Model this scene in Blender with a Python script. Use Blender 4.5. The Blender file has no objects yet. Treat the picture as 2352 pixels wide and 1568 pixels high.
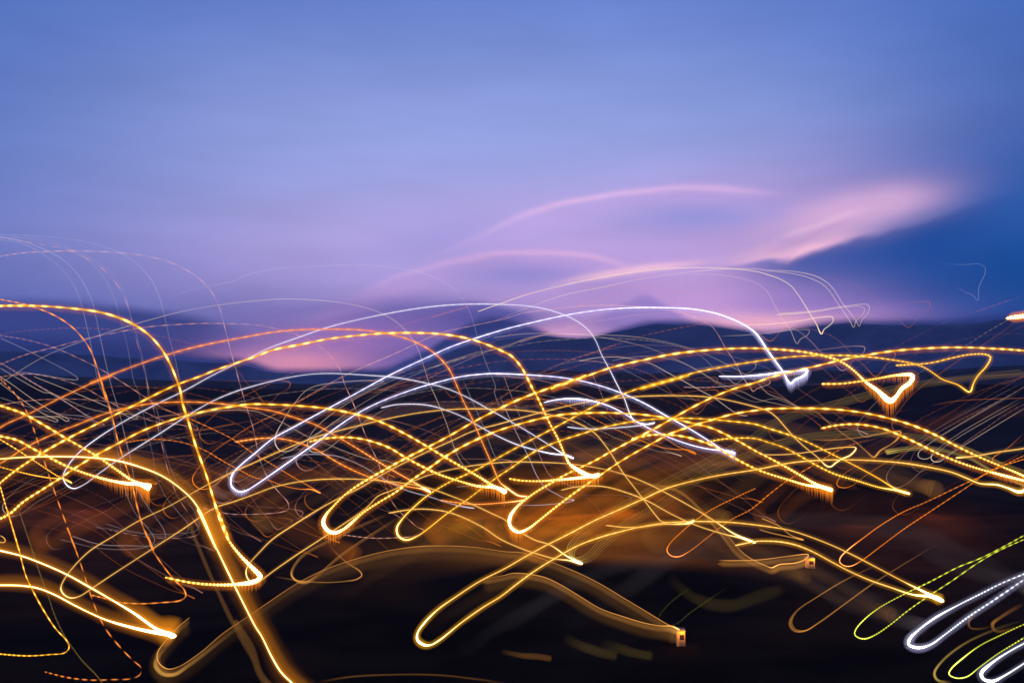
import bpy, math, random, re
import numpy as np
from mathutils import Vector, noise
random.seed(7)
SC = bpy.context.scene
COL = SC.collection
# ------------------------------------------------------------------ camera
W, HT = 2352.0, 1568.0            # units in which the photograph was measured
FPX = 2037.0                      # focal length in those units (60 degrees across)
CAMZ = 80.0                       # the viewpoint stands 80 m over the valley floor
PITCH = math.atan(116.0 / FPX)    # looking slightly up
cam_d = bpy.data.cameras.new("camera")
cam_d.sensor_width = 36.0
cam_d.lens = 36.0 * FPX / W
cam_d.clip_start = 0.5
cam_d.clip_end = 60000
cam = bpy.data.objects.new("camera", cam_d)
cam.location = (0, 0, CAMZ)
cam.rotation_euler = (math.pi / 2 + PITCH, 0, 0)
COL.objects.link(cam)
SC.camera = cam
CP, SP = math.cos(PITCH), math.sin(PITCH)

def ray(x, y):
    """world direction through a measured point, forward component 1"""
    a = (x - W / 2) / FPX
    b = (HT / 2 - y) / FPX
    return (a, CP - b * SP, SP + b * CP)

def azel(x, y):
    d = ray(x, y)
    return math.atan2(d[0], d[1]), math.atan2(d[2], math.hypot(d[0], d[1]))

def lin(c):
    out = []
    for v in c:
        v = v / 255.0
        out.append(v / 12.92 if v <= 0.04045 else ((v + 0.055) / 1.055) ** 2.4)
    return out

# ------------------------------------------------------------------ sky (world)
world = bpy.data.worlds.new("World")
SC.world = world
world.use_nodes = True
WT = world.node_tree
WT.nodes.clear()

class N:
    """small helper for building math out of nodes"""
    def __init__(s, tree): s.t = tree
    def node(s, typ, **kw):
        n = s.t.nodes.new(typ)
        for k, v in kw.items(): setattr(n, k, v)
        return n
    def put(s, sock, v):
        if hasattr(v, 'is_output') or isinstance(v, bpy.types.NodeSocket): s.t.links.new(v, sock)
        else: sock.default_value = v
    def m(s, op, a, b=None, c=None, clamp=False):
        n = s.node('ShaderNodeMath', operation=op, use_clamp=clamp)
        s.put(n.inputs[0], a)
        if b is not None: s.put(n.inputs[1], b)
        if c is not None: s.put(n.inputs[2], c)
        return n.outputs[0]
    def smooth(s, v, a, b):
        n = s.node('ShaderNodeMapRange', interpolation_type='SMOOTHSTEP')
        s.put(n.inputs[0], v); s.put(n.inputs[1], a); s.put(n.inputs[2], b)
        return n.outputs[0]
    def mix(s, f, a, b, mode='MIX'):
        n = s.node('ShaderNodeMix', data_type='RGBA', blend_type=mode, clamp_factor=True)
        s.put(n.inputs[0], f)
        s.put(n.inputs[6], a if not isinstance(a, (list, tuple)) else (*a[:3], 1))
        s.put(n.inputs[7], b if not isinstance(b, (list, tuple)) else (*b[:3], 1))
        return n.outputs[2]

def build_sky():
    k = N(WT)
    tc = k.node('ShaderNodeTexCoord')
    sep = k.node('ShaderNodeSeparateXYZ')
    WT.links.new(tc.outputs['Generated'], sep.inputs[0])
    X, Y, Z = sep.outputs
    # azimuth and elevation in "measure units" (about pixels of the photograph near the middle)
    az0 = k.m('ARCTAN2', X, Y)
    el0 = k.m('ARCSINE', Z)
    # a slow warp so that cloud forms never look ruled
    nz = k.node('ShaderNodeTexNoise'); nz.inputs['Scale'].default_value = 9.0; nz.inputs['Detail'].default_value = 4.0
    mp = k.node('ShaderNodeMapping'); mp.inputs['Scale'].default_value = (1, 1, 2.6)
    WT.links.new(tc.outputs['Generated'], mp.inputs[0]); WT.links.new(mp.outputs[0], nz.inputs[0])
    wob = k.m('SUBTRACT', nz.outputs[0], 0.5)
    az = k.m('MULTIPLY', az0, FPX)
    el = k.m('MULTIPLY', k.m('ADD', el0, k.m('MULTIPLY', wob, 0.012)), FPX)
    def ae(x, y):
        a, e = azel(x, y)
        return a * FPX, e * FPX
    ramp = k.node('ShaderNodeValToRGB')
    cr = ramp.color_ramp
    LO, HI = -200.0, 1200.0
    stops = SKY_STOPS
    vals = sorted((((azel(W/2, y)[1] * FPX) - LO) / (HI - LO), c) for y, c in stops)
    while len(cr.elements) < len(vals): cr.elements.new(0.5)
    for e, (p, c) in zip(cr.elements, vals):
        e.position = max(0, min(1, p)); e.color = (*lin(c), 1)
    WT.links.new(k.m('DIVIDE', k.m('SUBTRACT', el, LO), HI - LO, clamp=True), ramp.inputs[0])
    col = ramp.outputs[0]
    for it in SKY_ITEMS:
        kind = it[0]
        if kind == 'blob':
            _, (cx, cy), (rx, ry), rot, c, amt = it
            a, e = ae(cx, cy)
            dx = k.m('SUBTRACT', az, a); dy = k.m('SUBTRACT', el, e)
            cs, sn = math.cos(math.radians(rot)), math.sin(math.radians(rot))
            u = k.m('DIVIDE', k.m('ADD', k.m('MULTIPLY', dx, cs), k.m('MULTIPLY', dy, sn)), rx)
            v = k.m('DIVIDE', k.m('SUBTRACT', k.m('MULTIPLY', dy, cs), k.m('MULTIPLY', dx, sn)), ry)
            d2 = k.m('ADD', k.m('MULTIPLY', u, u), k.m('MULTIPLY', v, v))
            f = k.m('MULTIPLY', k.m('EXPONENT', k.m('MULTIPLY', d2, -1.0)), amt)
        else:
            _, pts, soft, c, amt, xr = it          # 'below' a line, 'stroke' along a line
            fc = k.node('ShaderNodeFloatCurve')
            A0, A1 = ae(-700, 784)[0], ae(3050, 784)[0]
            E0, E1 = -300.0, 700.0
            cu = fc.mapping.curves[0]
            q = []
            for x, y in pts:
                a, e = ae(x, y)
                q.append(((a - A0) / (A1 - A0), (e - E0) / (E1 - E0)))
            cu.points[0].location = q[0]; cu.points[1].location = q[-1]
            for p in q[1:-1]: cu.points.new(*p)
            fc.mapping.extend = 'HORIZONTAL'
            fc.mapping.update()
            k.put(fc.inputs[1], k.m('DIVIDE', k.m('SUBTRACT', az, A0), A1 - A0, clamp=True))
            ce = k.m('ADD', k.m('MULTIPLY', fc.outputs[0], E1 - E0), E0)
            d = k.m('SUBTRACT', el, ce)
            if kind == 'below':
                depth = None
                f = k.smooth(d, soft, -soft)
            elif kind == 'band':                     # crisp lower edge, long soft top
                f = k.m('MULTIPLY', k.smooth(d, -4.0, 6.0), k.smooth(d, soft, 0.0))
            else:
                dd = k.m('DIVIDE', d, soft)
                f = k.m('EXPONENT', k.m('MULTIPLY', k.m('MULTIPLY', dd, dd), -1.0))
            x0, x1, x2, x3 = [ae(v, 700)[0] for v in xr]
            f = k.m('MULTIPLY', f, k.m('MULTIPLY', k.smooth(az, x0, x1), k.smooth(az, x3, x2)))
            f = k.m('MULTIPLY', f, amt)
        col = k.mix(f, col, lin(c))
    # fine streaky mottling of thin cloud
    n2 = k.node('ShaderNodeTexNoise'); n2.inputs['Scale'].default_value = 5.0; n2.inputs['Detail'].default_value = 5.0
    mp2 = k.node('ShaderNodeMapping'); mp2.inputs['Scale'].default_value = (1, 1, 5.0); mp2.inputs['Rotation'].default_value = (0, 0.12, 0)
    WT.links.new(tc.outputs['Generated'], mp2.inputs[0]); WT.links.new(mp2.outputs[0], n2.inputs[0])
    br = k.m('ADD', k.m('MULTIPLY', k.m('SUBTRACT', n2.outputs[0], 0.5), 0.30), 1.0)
    vm = k.node('ShaderNodeVectorMath', operation='SCALE')
    WT.links.new(col, vm.inputs[0]); WT.links.new(br, vm.inputs['Scale'])
    bg = k.node('ShaderNodeBackground'); bg.inputs[1].default_value = 0.96
    WT.links.new(vm.outputs[0], bg.inputs[0])
    out = k.node('ShaderNodeOutputWorld')
    WT.links.new(bg.outputs[0], out.inputs[0])

SKY_STOPS = [(0,(106,134,211)),(120,(122,146,218)),(300,(152,168,230)),(430,(164,172,232)),(560,(170,164,224)),(650,(150,140,206)),
             (720,(118,112,182)),(800,(80,84,154)),(900,(50,62,126))]
ALL = (-3000, -2900, 5000, 5100)
SKY_ITEMS = [
    ('blob', (-160, 250), (560, 700), 0, (66,104,184), .8),
    ('blob', (2520, 60), (620, 440), 0, (56,100,184), .85),
    ('blob', (850, 330), (700, 190), 8, (150,164,232), .4),
    ('blob', (1500, 330), (500, 120), 0, (142,166,232), .35),
    ('blob', (1200, 560), (720, 150), 4, (194,172,236), .75),
    ('blob', (1720, 500), (380, 110), 4, (192,168,232), .8),
    ('blob', (1600, 660), (460, 120), 0, (202,166,230), .88),
    ('blob', (2440, 610), (400, 290), 0, (6,74,150), 1.0),
    ('blob', (2400, 440), (310, 160), 8, (44,94,176), .9),
    # the pale wing of cloud to the right, lit from behind
    ('below', [(1400,640),(1600,622),(1700,612),(1765,600),(1805,600),(1825,590),(1850,587),(1868,577),(1900,572),(1918,561),(1950,556),(1975,544),(2010,541),(2050,524),(2110,516),(2170,492),(2260,460),(2400,440)],
              9, (24,78,160), .92, (1600, 1850, 2120, 2420)),
    ('blob', (1920, 496), (180, 46), 9, (232,184,226), .85),
    ('blob', (2040, 464), (90, 26), 4, (220,178,222), .8),
    ('band', [(1400,640),(1700,612),(1765,597),(1805,594),(1870,574),(1990,538),(2170,488),(2400,440)],
              52, (240,190,222), .85, (1600, 1790, 1860, 2060)),
    ('stroke', [(1600,618),(1805,592),(1870,570),(1990,532),(2100,510)], 10, (252,190,226), .8, (1770, 1830, 1850, 1990)),
    # lower pink bank, sitting on the far hills
    ('blob', (1600, 705), (330, 62), 0, (206,160,222), .85),
    ('blob', (1930, 716), (190, 34), -6, (160,128,208), .85),
    ('blob', (1750, 744), (200, 26), 0, (255,186,214), .9),
    # ragged streaks at the cloud's lower edge
    ('stroke', [(1700,640),(1800,606),(1850,575),(1900,560),(1960,530),(2050,505)], 5, (255,206,228), .6, (1800, 1840, 1850, 1930)),
    ('stroke', [(1700,600),(1800,570),(1850,552),(1900,528),(1960,505),(2050,480)], 6, (206,158,214), .5, (1740, 1800, 1880, 2030)),
    ('stroke', [(1700,580),(1800,545),(1850,530),(1900,512),(1960,490),(2050,462)], 7, (244,200,232), .5, (1760, 1840, 1900, 2050)),
    ('blob', (1775, 470), (26, 60), 18, (176,158,224), .35),
    # arcs of thin lit cloud
    ('stroke', [(800,700),(1000,590),(1100,545),(1200,495),(1350,455),(1500,435),(1640,430),(1740,437),(1900,450)], 8, (240,196,240), .78, (880, 1380, 1640, 1840)),
    ('stroke', [(800,740),(1000,620),(1100,570),(1200,520),(1350,478),(1500,452),(1640,446),(1740,450),(1900,470)], 26, (202,172,236), .55, (900, 1200, 1650, 1830)),
    ('blob', (1600, 500), (170, 34), 0, (146,150,222), .75),
    ('stroke', [(600,780),(700,740),(850,665),(950,625),(1050,600),(1200,583),(1300,585),(1400,600),(1500,640),(1600,690)], 8, (244,194,236), .78, (780, 1100, 1350, 1500)),
    ('stroke', [(600,800),(700,760),(850,690),(950,650),(1050,618),(1200,598),(1300,598),(1400,615),(1500,650),(1600,700)], 28, (200,162,224), .55, (600, 900, 1350, 1550)),
    ('blob', (1200, 630), (160, 28), 0, (140,136,208), .75),
    ('stroke', [(1200,680),(1300,648),(1400,628),(1600,604),(1760,600),(1850,600)], 9, (255,204,226), .8, (1220, 1400, 1480, 1700)),
    ('below', [(1250,760),(1330,738),(1400,715),(1450,690),(1480,678),(1510,690),(1560,720),(1620,750),(1700,765)], 12, (124,112,196), .6, (1300,1400,1560,1640)),
    ('blob', (1400, 675), (110, 34), 0, (170,140,208), .5),
    # dusky banks painted low in the sky, imitating the blurred hills
    ('below', [(-700,700),(0,688),(150,695),(300,706),(420,722),(520,745),(600,775),(700,830),(900,900)], 15, (50,62,128), .88, (-3000,-2900, 420, 640)),
    ('below', [(-700,800),(0,780),(250,790),(450,800),(560,820),(700,850)], 26, (30,42,98), .9, (-3000,-2900, 400, 640)),
    ('below', [(500,800),(620,765),(760,728),(880,706),(1000,697),(1100,695),(1180,712),(1290,762),(1400,790),(1600,800)], 12, (84,90,172), .75, (560, 900, 1350, 1500)),
    ('blob', (1000, 560), (170, 60), 12, (150,150,222), .4),
    ('blob', (1120, 735), (170, 26), 0, (46,68,146), .8),
    ('blob', (850, 702), (190, 16), 6, (112,106,182), .5),
    ('below', [(1100,790),(1230,750),(1400,738),(1600,752),(1780,790)], 12, (96,96,178), .45, (1180, 1300, 1600, 1720)),
    ('blob', (760, 790), (250, 60), 8, (176,124,192), .75),
    ('blob', (680, 836), (150, 32), 0, (240,156,184), .9),
    ('blob', (1300, 760), (110, 22), 0, (232,170,214), .85),
    ('blob', (2330, 625), (230, 80), 0, (6,72,148), .7),
    ('blob', (2300, 745), (330, 30), 4, (30,58,128), .85),
    ('below', [(-500,792),(0,796),(200,803),(430,816),(560,826),(605,842),(640,850),(720,851),(800,846),(880,846),(940,824),(990,796),(1040,765),(1090,738),
        (1140,730),(1190,738),(1240,754),(1290,768),(1350,770),(1420,752),(1500,738),(1600,738),(1690,752),(1770,763),(1860,743),(1950,735),(2060,740),(2200,736),(2352,722),(2800,708)],
        10, (40,54,114), .95, ALL),  # hill-coloured mist painted into the sky to soften the crests
]
build_sky()
# last light of a sun already under the hills, in the direction of the pink cloud
sun_d = bpy.data.lights.new("sun", 'SUN'); sun_d.energy = 0.02; sun_d.angle = math.radians(12); sun_d.color = (1, 0.72, 0.7)
sun = bpy.data.objects.new("sun", sun_d)
sun.rotation_euler = (math.radians(86), 0, math.radians(165)); sun.location = (0, 3000, 900)
COL.objects.link(sun)
SC.view_settings.view_transform = 'Standard'
SC.view_settings.look = 'None'
SC.view_settings.exposure = 0
SC.view_settings.gamma = 1
SC.cycles.transparent_max_bounces = 64
SC.cycles.max_bounces = 3
SC.cycles.diffuse_bounces = 1
SC.cycles.volume_bounces = 0
SC.cycles.sample_clamp_indirect = 0.6
SC.cycles.use_denoising = True

def mesh_obj(name, verts, faces, mat, parent=None, smooth=True):
    me = bpy.data.meshes.new(name)
    v = np.asarray(verts, dtype=np.float32)
    f = np.asarray(faces, dtype=np.int32)
    me.vertices.add(len(v)); me.vertices.foreach_set('co', v.ravel())
    me.loops.add(f.size); me.loops.foreach_set('vertex_index', f.ravel())
    me.polygons.add(len(f))
    me.polygons.foreach_set('loop_start', np.arange(0, f.size, f.shape[1], dtype=np.int32))
    me.polygons.foreach_set('loop_total', np.full(len(f), f.shape[1], dtype=np.int32))
    me.update(calc_edges=True)
    me.polygons.foreach_set('use_smooth', np.full(len(f), smooth))
    me.materials.append(mat)
    o = bpy.data.objects.new(name, me)
    COL.objects.link(o)
    if parent: o.parent = parent
    return o

def tag(o, label=None, cat=None, group=None, kind=None):
    if label: o['label'] = label
    if cat: o['category'] = cat
    if group: o['group'] = group
    if kind: o['kind'] = kind
    return o

def principled(name, color, rough=0.9, scale=None, color2=None, detail=6, stretch=(1, 1, 1)):
    mt = bpy.data.materials.new(name); mt.use_nodes = True
    nt = mt.node_tree; b = nt.nodes['Principled BSDF']
    b.inputs['Base Color'].default_value = (*color, 1)
    b.inputs['Roughness'].default_value = rough
    b.inputs['Specular IOR Level'].default_value = 0.02 if max(color) < .01 else 0.1
    if scale:
        k = N(nt)
        tc = k.node('ShaderNodeTexCoord'); mp = k.node('ShaderNodeMapping'); mp.inputs['Scale'].default_value = stretch
        nz = k.node('ShaderNodeTexNoise'); nz.inputs['Scale'].default_value = scale; nz.inputs['Detail'].default_value = detail
        nt.links.new(tc.outputs['Object'], mp.inputs[0]); nt.links.new(mp.outputs[0], nz.inputs[0])
        f = k.smooth(nz.outputs[0], 0.35, 0.68)
        nt.links.new(k.mix(f, color, color2), b.inputs['Base Color'])
    return mt

# ------------------------------------------------------------------ land
def ground_h(x, y):
    r = math.hypot(x, y)
    z = 7 * noise.noise(Vector((x / 260, y / 260, 0))) + 2.4 * noise.noise(Vector((x / 60, y / 60, 3)))
    for (mx, my, sx, sy, h) in MOUNDS:
        z += h * math.exp(-((x - mx) / sx) ** 2 - ((y - my) / sy) ** 2)
    if y < 60: z = z * 0.3 - 6
    return z
MOUNDS = [(60, 640, 110, 45, 26), (-60, 640, 60, 40, 16), (230, 620, 90, 40, 14), (-330, 700, 120, 60, 24), (30, 360, 60, 40, 5)]  # mounds added so the lamp glow catches sloping ground
def build_ground():
    xs = np.concatenate([-np.geomspace(6000, 20, 90), np.linspace(-14, 14, 5), np.geomspace(20, 6000, 90)])
    ys = np.concatenate([np.linspace(-1200, 40, 8), np.linspace(60, 1100, 150), np.geomspace(1130, 5600, 40)])
    v = [(x, y, ground_h(x, y)) for y in ys for x in xs]
    nx = len(xs)
    f = [(j * nx + i, j * nx + i + 1, (j + 1) * nx + i + 1, (j + 1) * nx + i) for j in range(len(ys) - 1) for i in range(nx - 1)]
    m = principled('valley_floor', (.0012, .0011, .0010), 1, 0.05, (.009, .006, .003), 8, (.5, 1, 1))
    tag(mesh_obj('ground', v, f, m), kind='structure')
build_ground()

def ridge(name, prof, R, depth, mat, amp, jag):
    """a range of hills: crest follows prof at range R, slopes fall towards and away from the viewer"""
    px = np.array([p[0] for p in prof], float); py = np.array([p[1] for p in prof], float)
    xs = np.linspace(px[0], px[-1], 420)
    rows = [(-1.0, 0.0), (-.8, .12), (-.6, .3), (-.42, .48), (-.28, .66), (-.16, .81), (-.07, .93), (0, 1), (.1, .9), (.35, .6), (1, 0)]
    v = []
    for t, hh in rows:
        for x in xs:
            y = np.interp(x, px, py)
            a, e = azel(x, y)
            z = CAMZ + R * math.tan(e)
            r = R + t * depth
            n = noise.fractal(Vector((a * jag, t * 2.0, R * .001)), 0.8, 2.2, 5)
            v.append((math.sin(a) * r, math.cos(a) * r, z * hh + n * amp * (.25 if t == 0 else 1) * min(1, hh + .2) - (8 if hh == 0 else 0)))
    n = len(xs)
    f = [(j * n + i, j * n + i + 1, (j + 1) * n + i + 1, (j + 1) * n + i) for j in range(len(rows) - 1) for i in range(n - 1)]
    return tag(mesh_obj(name, v, f, mat), kind='structure')
hm = principled('hazed_hill_forest', (.05, .07, .12), 1, 0.006, (.09, .11, .17), 8)  # blue of distance haze put into the far hills' forest colour
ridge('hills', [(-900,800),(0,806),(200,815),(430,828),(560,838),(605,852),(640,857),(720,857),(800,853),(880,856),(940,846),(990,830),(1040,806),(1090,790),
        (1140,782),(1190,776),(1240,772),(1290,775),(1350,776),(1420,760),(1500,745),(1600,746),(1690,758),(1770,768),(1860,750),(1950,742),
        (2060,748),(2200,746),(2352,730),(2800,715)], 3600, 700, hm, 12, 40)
hm2 = principled('less_hazed_hill_forest', (.012, .014, .018), 1, 0.006, (.03, .03, .03), 8)  # darker forest copy, with less distance haze put into its colour
hm3 = principled('unhazed_hill_forest', (.004, .004, .005), 1, 0.006, (.012, .010, .010), 8)  # darkest copy for the nearest ridge, no haze blue in its colour
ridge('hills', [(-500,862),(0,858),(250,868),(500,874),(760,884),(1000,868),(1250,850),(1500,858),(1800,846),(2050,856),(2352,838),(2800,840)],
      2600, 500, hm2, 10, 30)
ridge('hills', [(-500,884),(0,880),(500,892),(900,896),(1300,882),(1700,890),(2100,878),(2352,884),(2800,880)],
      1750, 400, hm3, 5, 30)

# ------------------------------------------------------------------ glowing trails
TINT = {
    'sheath': (1.0, .31, .012),
    'amber': (1.0, .42, .008), 'gold': (1.0, .50, .10), 'salmon': (1.0, .27, .035), 'orange': (1.0, .25, .012),
    'violet': (.62, .58, 1.0), 'white': (.85, .80, 1.0), 'cream': (1.0, .74, .52), 'pale': (.80, .66, .72),
    'lime': (.85, .90, .06), 'ice': (.80, .88, .95), 'olive': (.75, .50, .10), 'tan': (1.0, .42, .08), 'rose': (1.0, .48, .40), 'blush':(1.0,.42,.30),
}
_glow = {}
def glow_mat(tint, power):
    key = (tint, power)
    if key in _glow: return _glow[key]
    mt = bpy.data.materials.new('%s_light' % tint); mt.use_nodes = True
    nt = mt.node_tree; nt.nodes.clear(); k = N(nt)
    at = k.node('ShaderNodeAttribute', attribute_name='g'); sp = k.node('ShaderNodeSeparateXYZ')
    nt.links.new(at.outputs['Vector'], sp.inputs[0])
    e, s, b = sp.outputs
    cs = k.m('COSINE', k.m('MULTIPLY', s, 2 * math.pi))
    bead = k.m('POWER', k.m('MULTIPLY_ADD', cs, 0.5, 0.5), 1.6)
    mul = k.m('ADD', k.m('SUBTRACT', 1.0, b), k.m('MULTIPLY', k.m('MULTIPLY', b, 2.0), bead))
    geo = k.node('ShaderNodeNewGeometry')
    dt = k.node('ShaderNodeVectorMath', operation='DOT_PRODUCT')
    nt.links.new(geo.outputs['Normal'], dt.inputs[0]); nt.links.new(geo.outputs['Incoming'], dt.inputs[1])
    face = k.m('POWER', k.m('ABSOLUTE', dt.outputs['Value']), power)
    inten = k.m('MULTIPLY', k.m('MULTIPLY', e, mul), face)
    hot = k.m('MULTIPLY', k.m('MAXIMUM', k.m('SUBTRACT', inten, 1.15), 0.0), .42)     # where it is strongest the light burns out to white
    c1 = k.node('ShaderNodeVectorMath', operation='SCALE'); c1.inputs[0].default_value = TINT[tint]; nt.links.new(inten, c1.inputs['Scale'])
    c2 = k.node('ShaderNodeVectorMath', operation='SCALE'); c2.inputs[0].default_value = (1, .90, .58); nt.links.new(hot, c2.inputs['Scale'])
    c3 = k.node('ShaderNodeVectorMath', operation='ADD'); nt.links.new(c1.outputs[0], c3.inputs[0]); nt.links.new(c2.outputs[0], c3.inputs[1])
    em = k.node('ShaderNodeEmission'); nt.links.new(c3.outputs[0], em.inputs[0]); em.inputs[1].default_value = 1
    tr = k.node('ShaderNodeBsdfTransparent')
    # the denser the glow, the less of what lies behind comes through
    thru = k.m('SUBTRACT', 1.0, k.m('MULTIPLY', k.m('MINIMUM', inten, 1.0), .85)); cc = k.node('ShaderNodeCombineColor')
    for i in range(3): nt.links.new(thru, cc.inputs[i])
    nt.links.new(cc.outputs[0], tr.inputs[0])
    ad = k.node('ShaderNodeAddShader')
    nt.links.new(em.outputs[0], ad.inputs[0]); nt.links.new(tr.outputs[0], ad.inputs[1])
    out = k.node('ShaderNodeOutputMaterial'); nt.links.new(ad.outputs[0], out.inputs[0])
    mt.cycles.emission_sampling = 'NONE'
    _glow[key] = mt
    return mt

COLX = {'1': 0, '2': 1000, '3': 2000, '4': 3072}
ROWY = {'1': 900, '2': 1500, '3': 2031}
FLAG = {'': 0.0, '+': 1.0, '*': 2.0, '#': 3.0}
def parse(s):
    pts = []; mode = 'F'
    for t in re.findall(r'F|C\d\d|-?\d+,-?\d+[+*#]?', s):
        if t[0] in 'CF': mode = t; continue
        fl = t[-1] if t[-1] in '+*#' else ''
        x, y = map(float, t.rstrip('+*#').split(','))
        if mode != 'F':
            x = (x / 2.2402 + COLX[mode[2]]) * 0.574219
            y = (y / 2.2402 + ROWY[mode[1]]) * 0.574219
        pts.append((x, y, FLAG[fl], mode))
    # where two measured crops meet, merge doubled points and drop any that step backwards
    out = [pts[0]]
    for p in pts[1:]:
        q = out[-1]
        if p[3] != q[3] and len(out) > 1:
            d = math.hypot(p[0] - q[0], p[1] - q[1]); o = out[-2]
            dot = (p[0] - q[0]) * (q[0] - o[0]) + (p[1] - q[1]) * (q[1] - o[1])
            if d < 11 or (dot < 0 and d < 45 and q[2] < 1):
                if d < 11: out[-1] = ((p[0] + q[0]) / 2, (p[1] + q[1]) / 2, max(p[2], q[2]), p[3])
                else: out[-1] = (*q[:3], p[3])
                continue
        out.append(p)
    return [p[:3] for p in out]

def spline(pts, step=2.5):
    P = np.array(pts, float)
    keep = [0] + [i for i in range(1, len(P)) if np.hypot(*(P[i, :2] - P[i - 1, :2])) > 1.5]
    P = P[keep]
    P = np.vstack([2 * P[0] - P[1], P, 2 * P[-1] - P[-2]]); P[0, 2] = P[1, 2]; P[-1, 2] = P[-2, 2]
    out = []
    for i in range(1, len(P) - 2):
        p0, p1, p2, p3 = P[i - 1], P[i], P[i + 1], P[i + 2]
        d = lambda a, b: max(1e-3, math.sqrt(np.hypot(*(b[:2] - a[:2]))))
        t0 = 0; t1 = t0 + d(p0, p1); t2 = t1 + d(p1, p2); t3 = t2 + d(p2, p3)
        n = max(2, int(np.hypot(*(p2[:2] - p1[:2])) / 1.0))
        t = np.linspace(t1, t2, n, endpoint=False)[:, None]
        A1 = (t1 - t) / (t1 - t0) * p0 + (t - t0) / (t1 - t0) * p1
        A2 = (t2 - t) / (t2 - t1) * p1 + (t - t1) / (t2 - t1) * p2
        A3 = (t3 - t) / (t3 - t2) * p2 + (t - t2) / (t3 - t2) * p3
        B1 = (t2 - t) / (t2 - t0) * A1 + (t - t0) / (t2 - t0) * A2
        B2 = (t3 - t) / (t3 - t1) * A2 + (t - t1) / (t3 - t1) * A3
        out.append((t2 - t) / (t2 - t1) * B1 + (t - t1) / (t2 - t1) * B2)
    out.append(P[-2][None, :])
    Q = np.vstack(out)
    # a little smoothing irons out measuring wobble
    for w in (3, 5, 9):
        kx = np.ones(w) / w
        pad = np.pad(Q, ((w // 2, w // 2), (0, 0)), mode='edge')
        S = np.stack([np.convolve(pad[:, c], kx, 'valid') for c in range(3)], 1)
        S[0], S[-1] = Q[0], Q[-1]; Q = S
    L = np.concatenate([[0], np.cumsum(np.hypot(np.diff(Q[:, 0]), np.diff(Q[:, 1])))])
    n = max(4, int(L[-1] / step))
    u = np.linspace(0, L[-1], n)
    R = np.stack([np.interp(u, L, Q[:, c]) for c in range(3)], 1)
    R[:, 2] = np.clip(R[:, 2], 0, 3)
    return R, u

def lift(R, D):
    """measured path -> world points at distance D(array)"""
    a = (R[:, 0] - W / 2) / FPX; b = (HT / 2 - R[:, 1]) / FPX
    return np.stack([a, CP - b * SP, SP + b * CP], 1) * D[:, None] + np.array([0, 0, CAMZ])

def tube(P, rad, g, k=8):
    n = len(P)
    T = np.gradient(P, axis=0); T /= np.linalg.norm(T, axis=1)[:, None] + 1e-9
    Nn = np.zeros_like(P)
    v = np.cross(T[0], (0.13, 1, 0.21)); v /= np.linalg.norm(v); Nn[0] = v
    for i in range(1, n):
        v = Nn[i - 1] - T[i] * np.dot(Nn[i - 1], T[i]); Nn[i] = v / (np.linalg.norm(v) + 1e-9)
    B = np.cross(T, Nn)
    ang = np.arange(k) * 2 * math.pi / k
    V = P[:, None, :] + rad[:, None, None] * (np.cos(ang)[None, :, None] * Nn[:, None, :] + np.sin(ang)[None, :, None] * B[:, None, :])
    i = np.arange(n - 1)[:, None] * k; j = np.arange(k)[None, :]; j2 = (j + 1) % k
    F = np.stack([i + j, i + j2, i + k + j2, i + k + j], -1).reshape(-1, 4)
    G = np.repeat(g, k, axis=0)
    return V.reshape(-1, 3), F, G

def glow_obj(name, parts, mat, parent=None):
    vs, fs, gs, o = [], [], [], 0
    for V, F, G in parts:
        vs.append(V); fs.append(F + o); gs.append(G); o += len(V)
    V, F, G = np.vstack(vs), np.vstack(fs), np.vstack(gs)
    ob = mesh_obj(name, V, F, mat, parent)
    at = ob.data.attributes.new('g', 'FLOAT_VECTOR', 'POINT')
    at.data.foreach_set('vector', G.astype(np.float32).ravel())
    return ob

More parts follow.
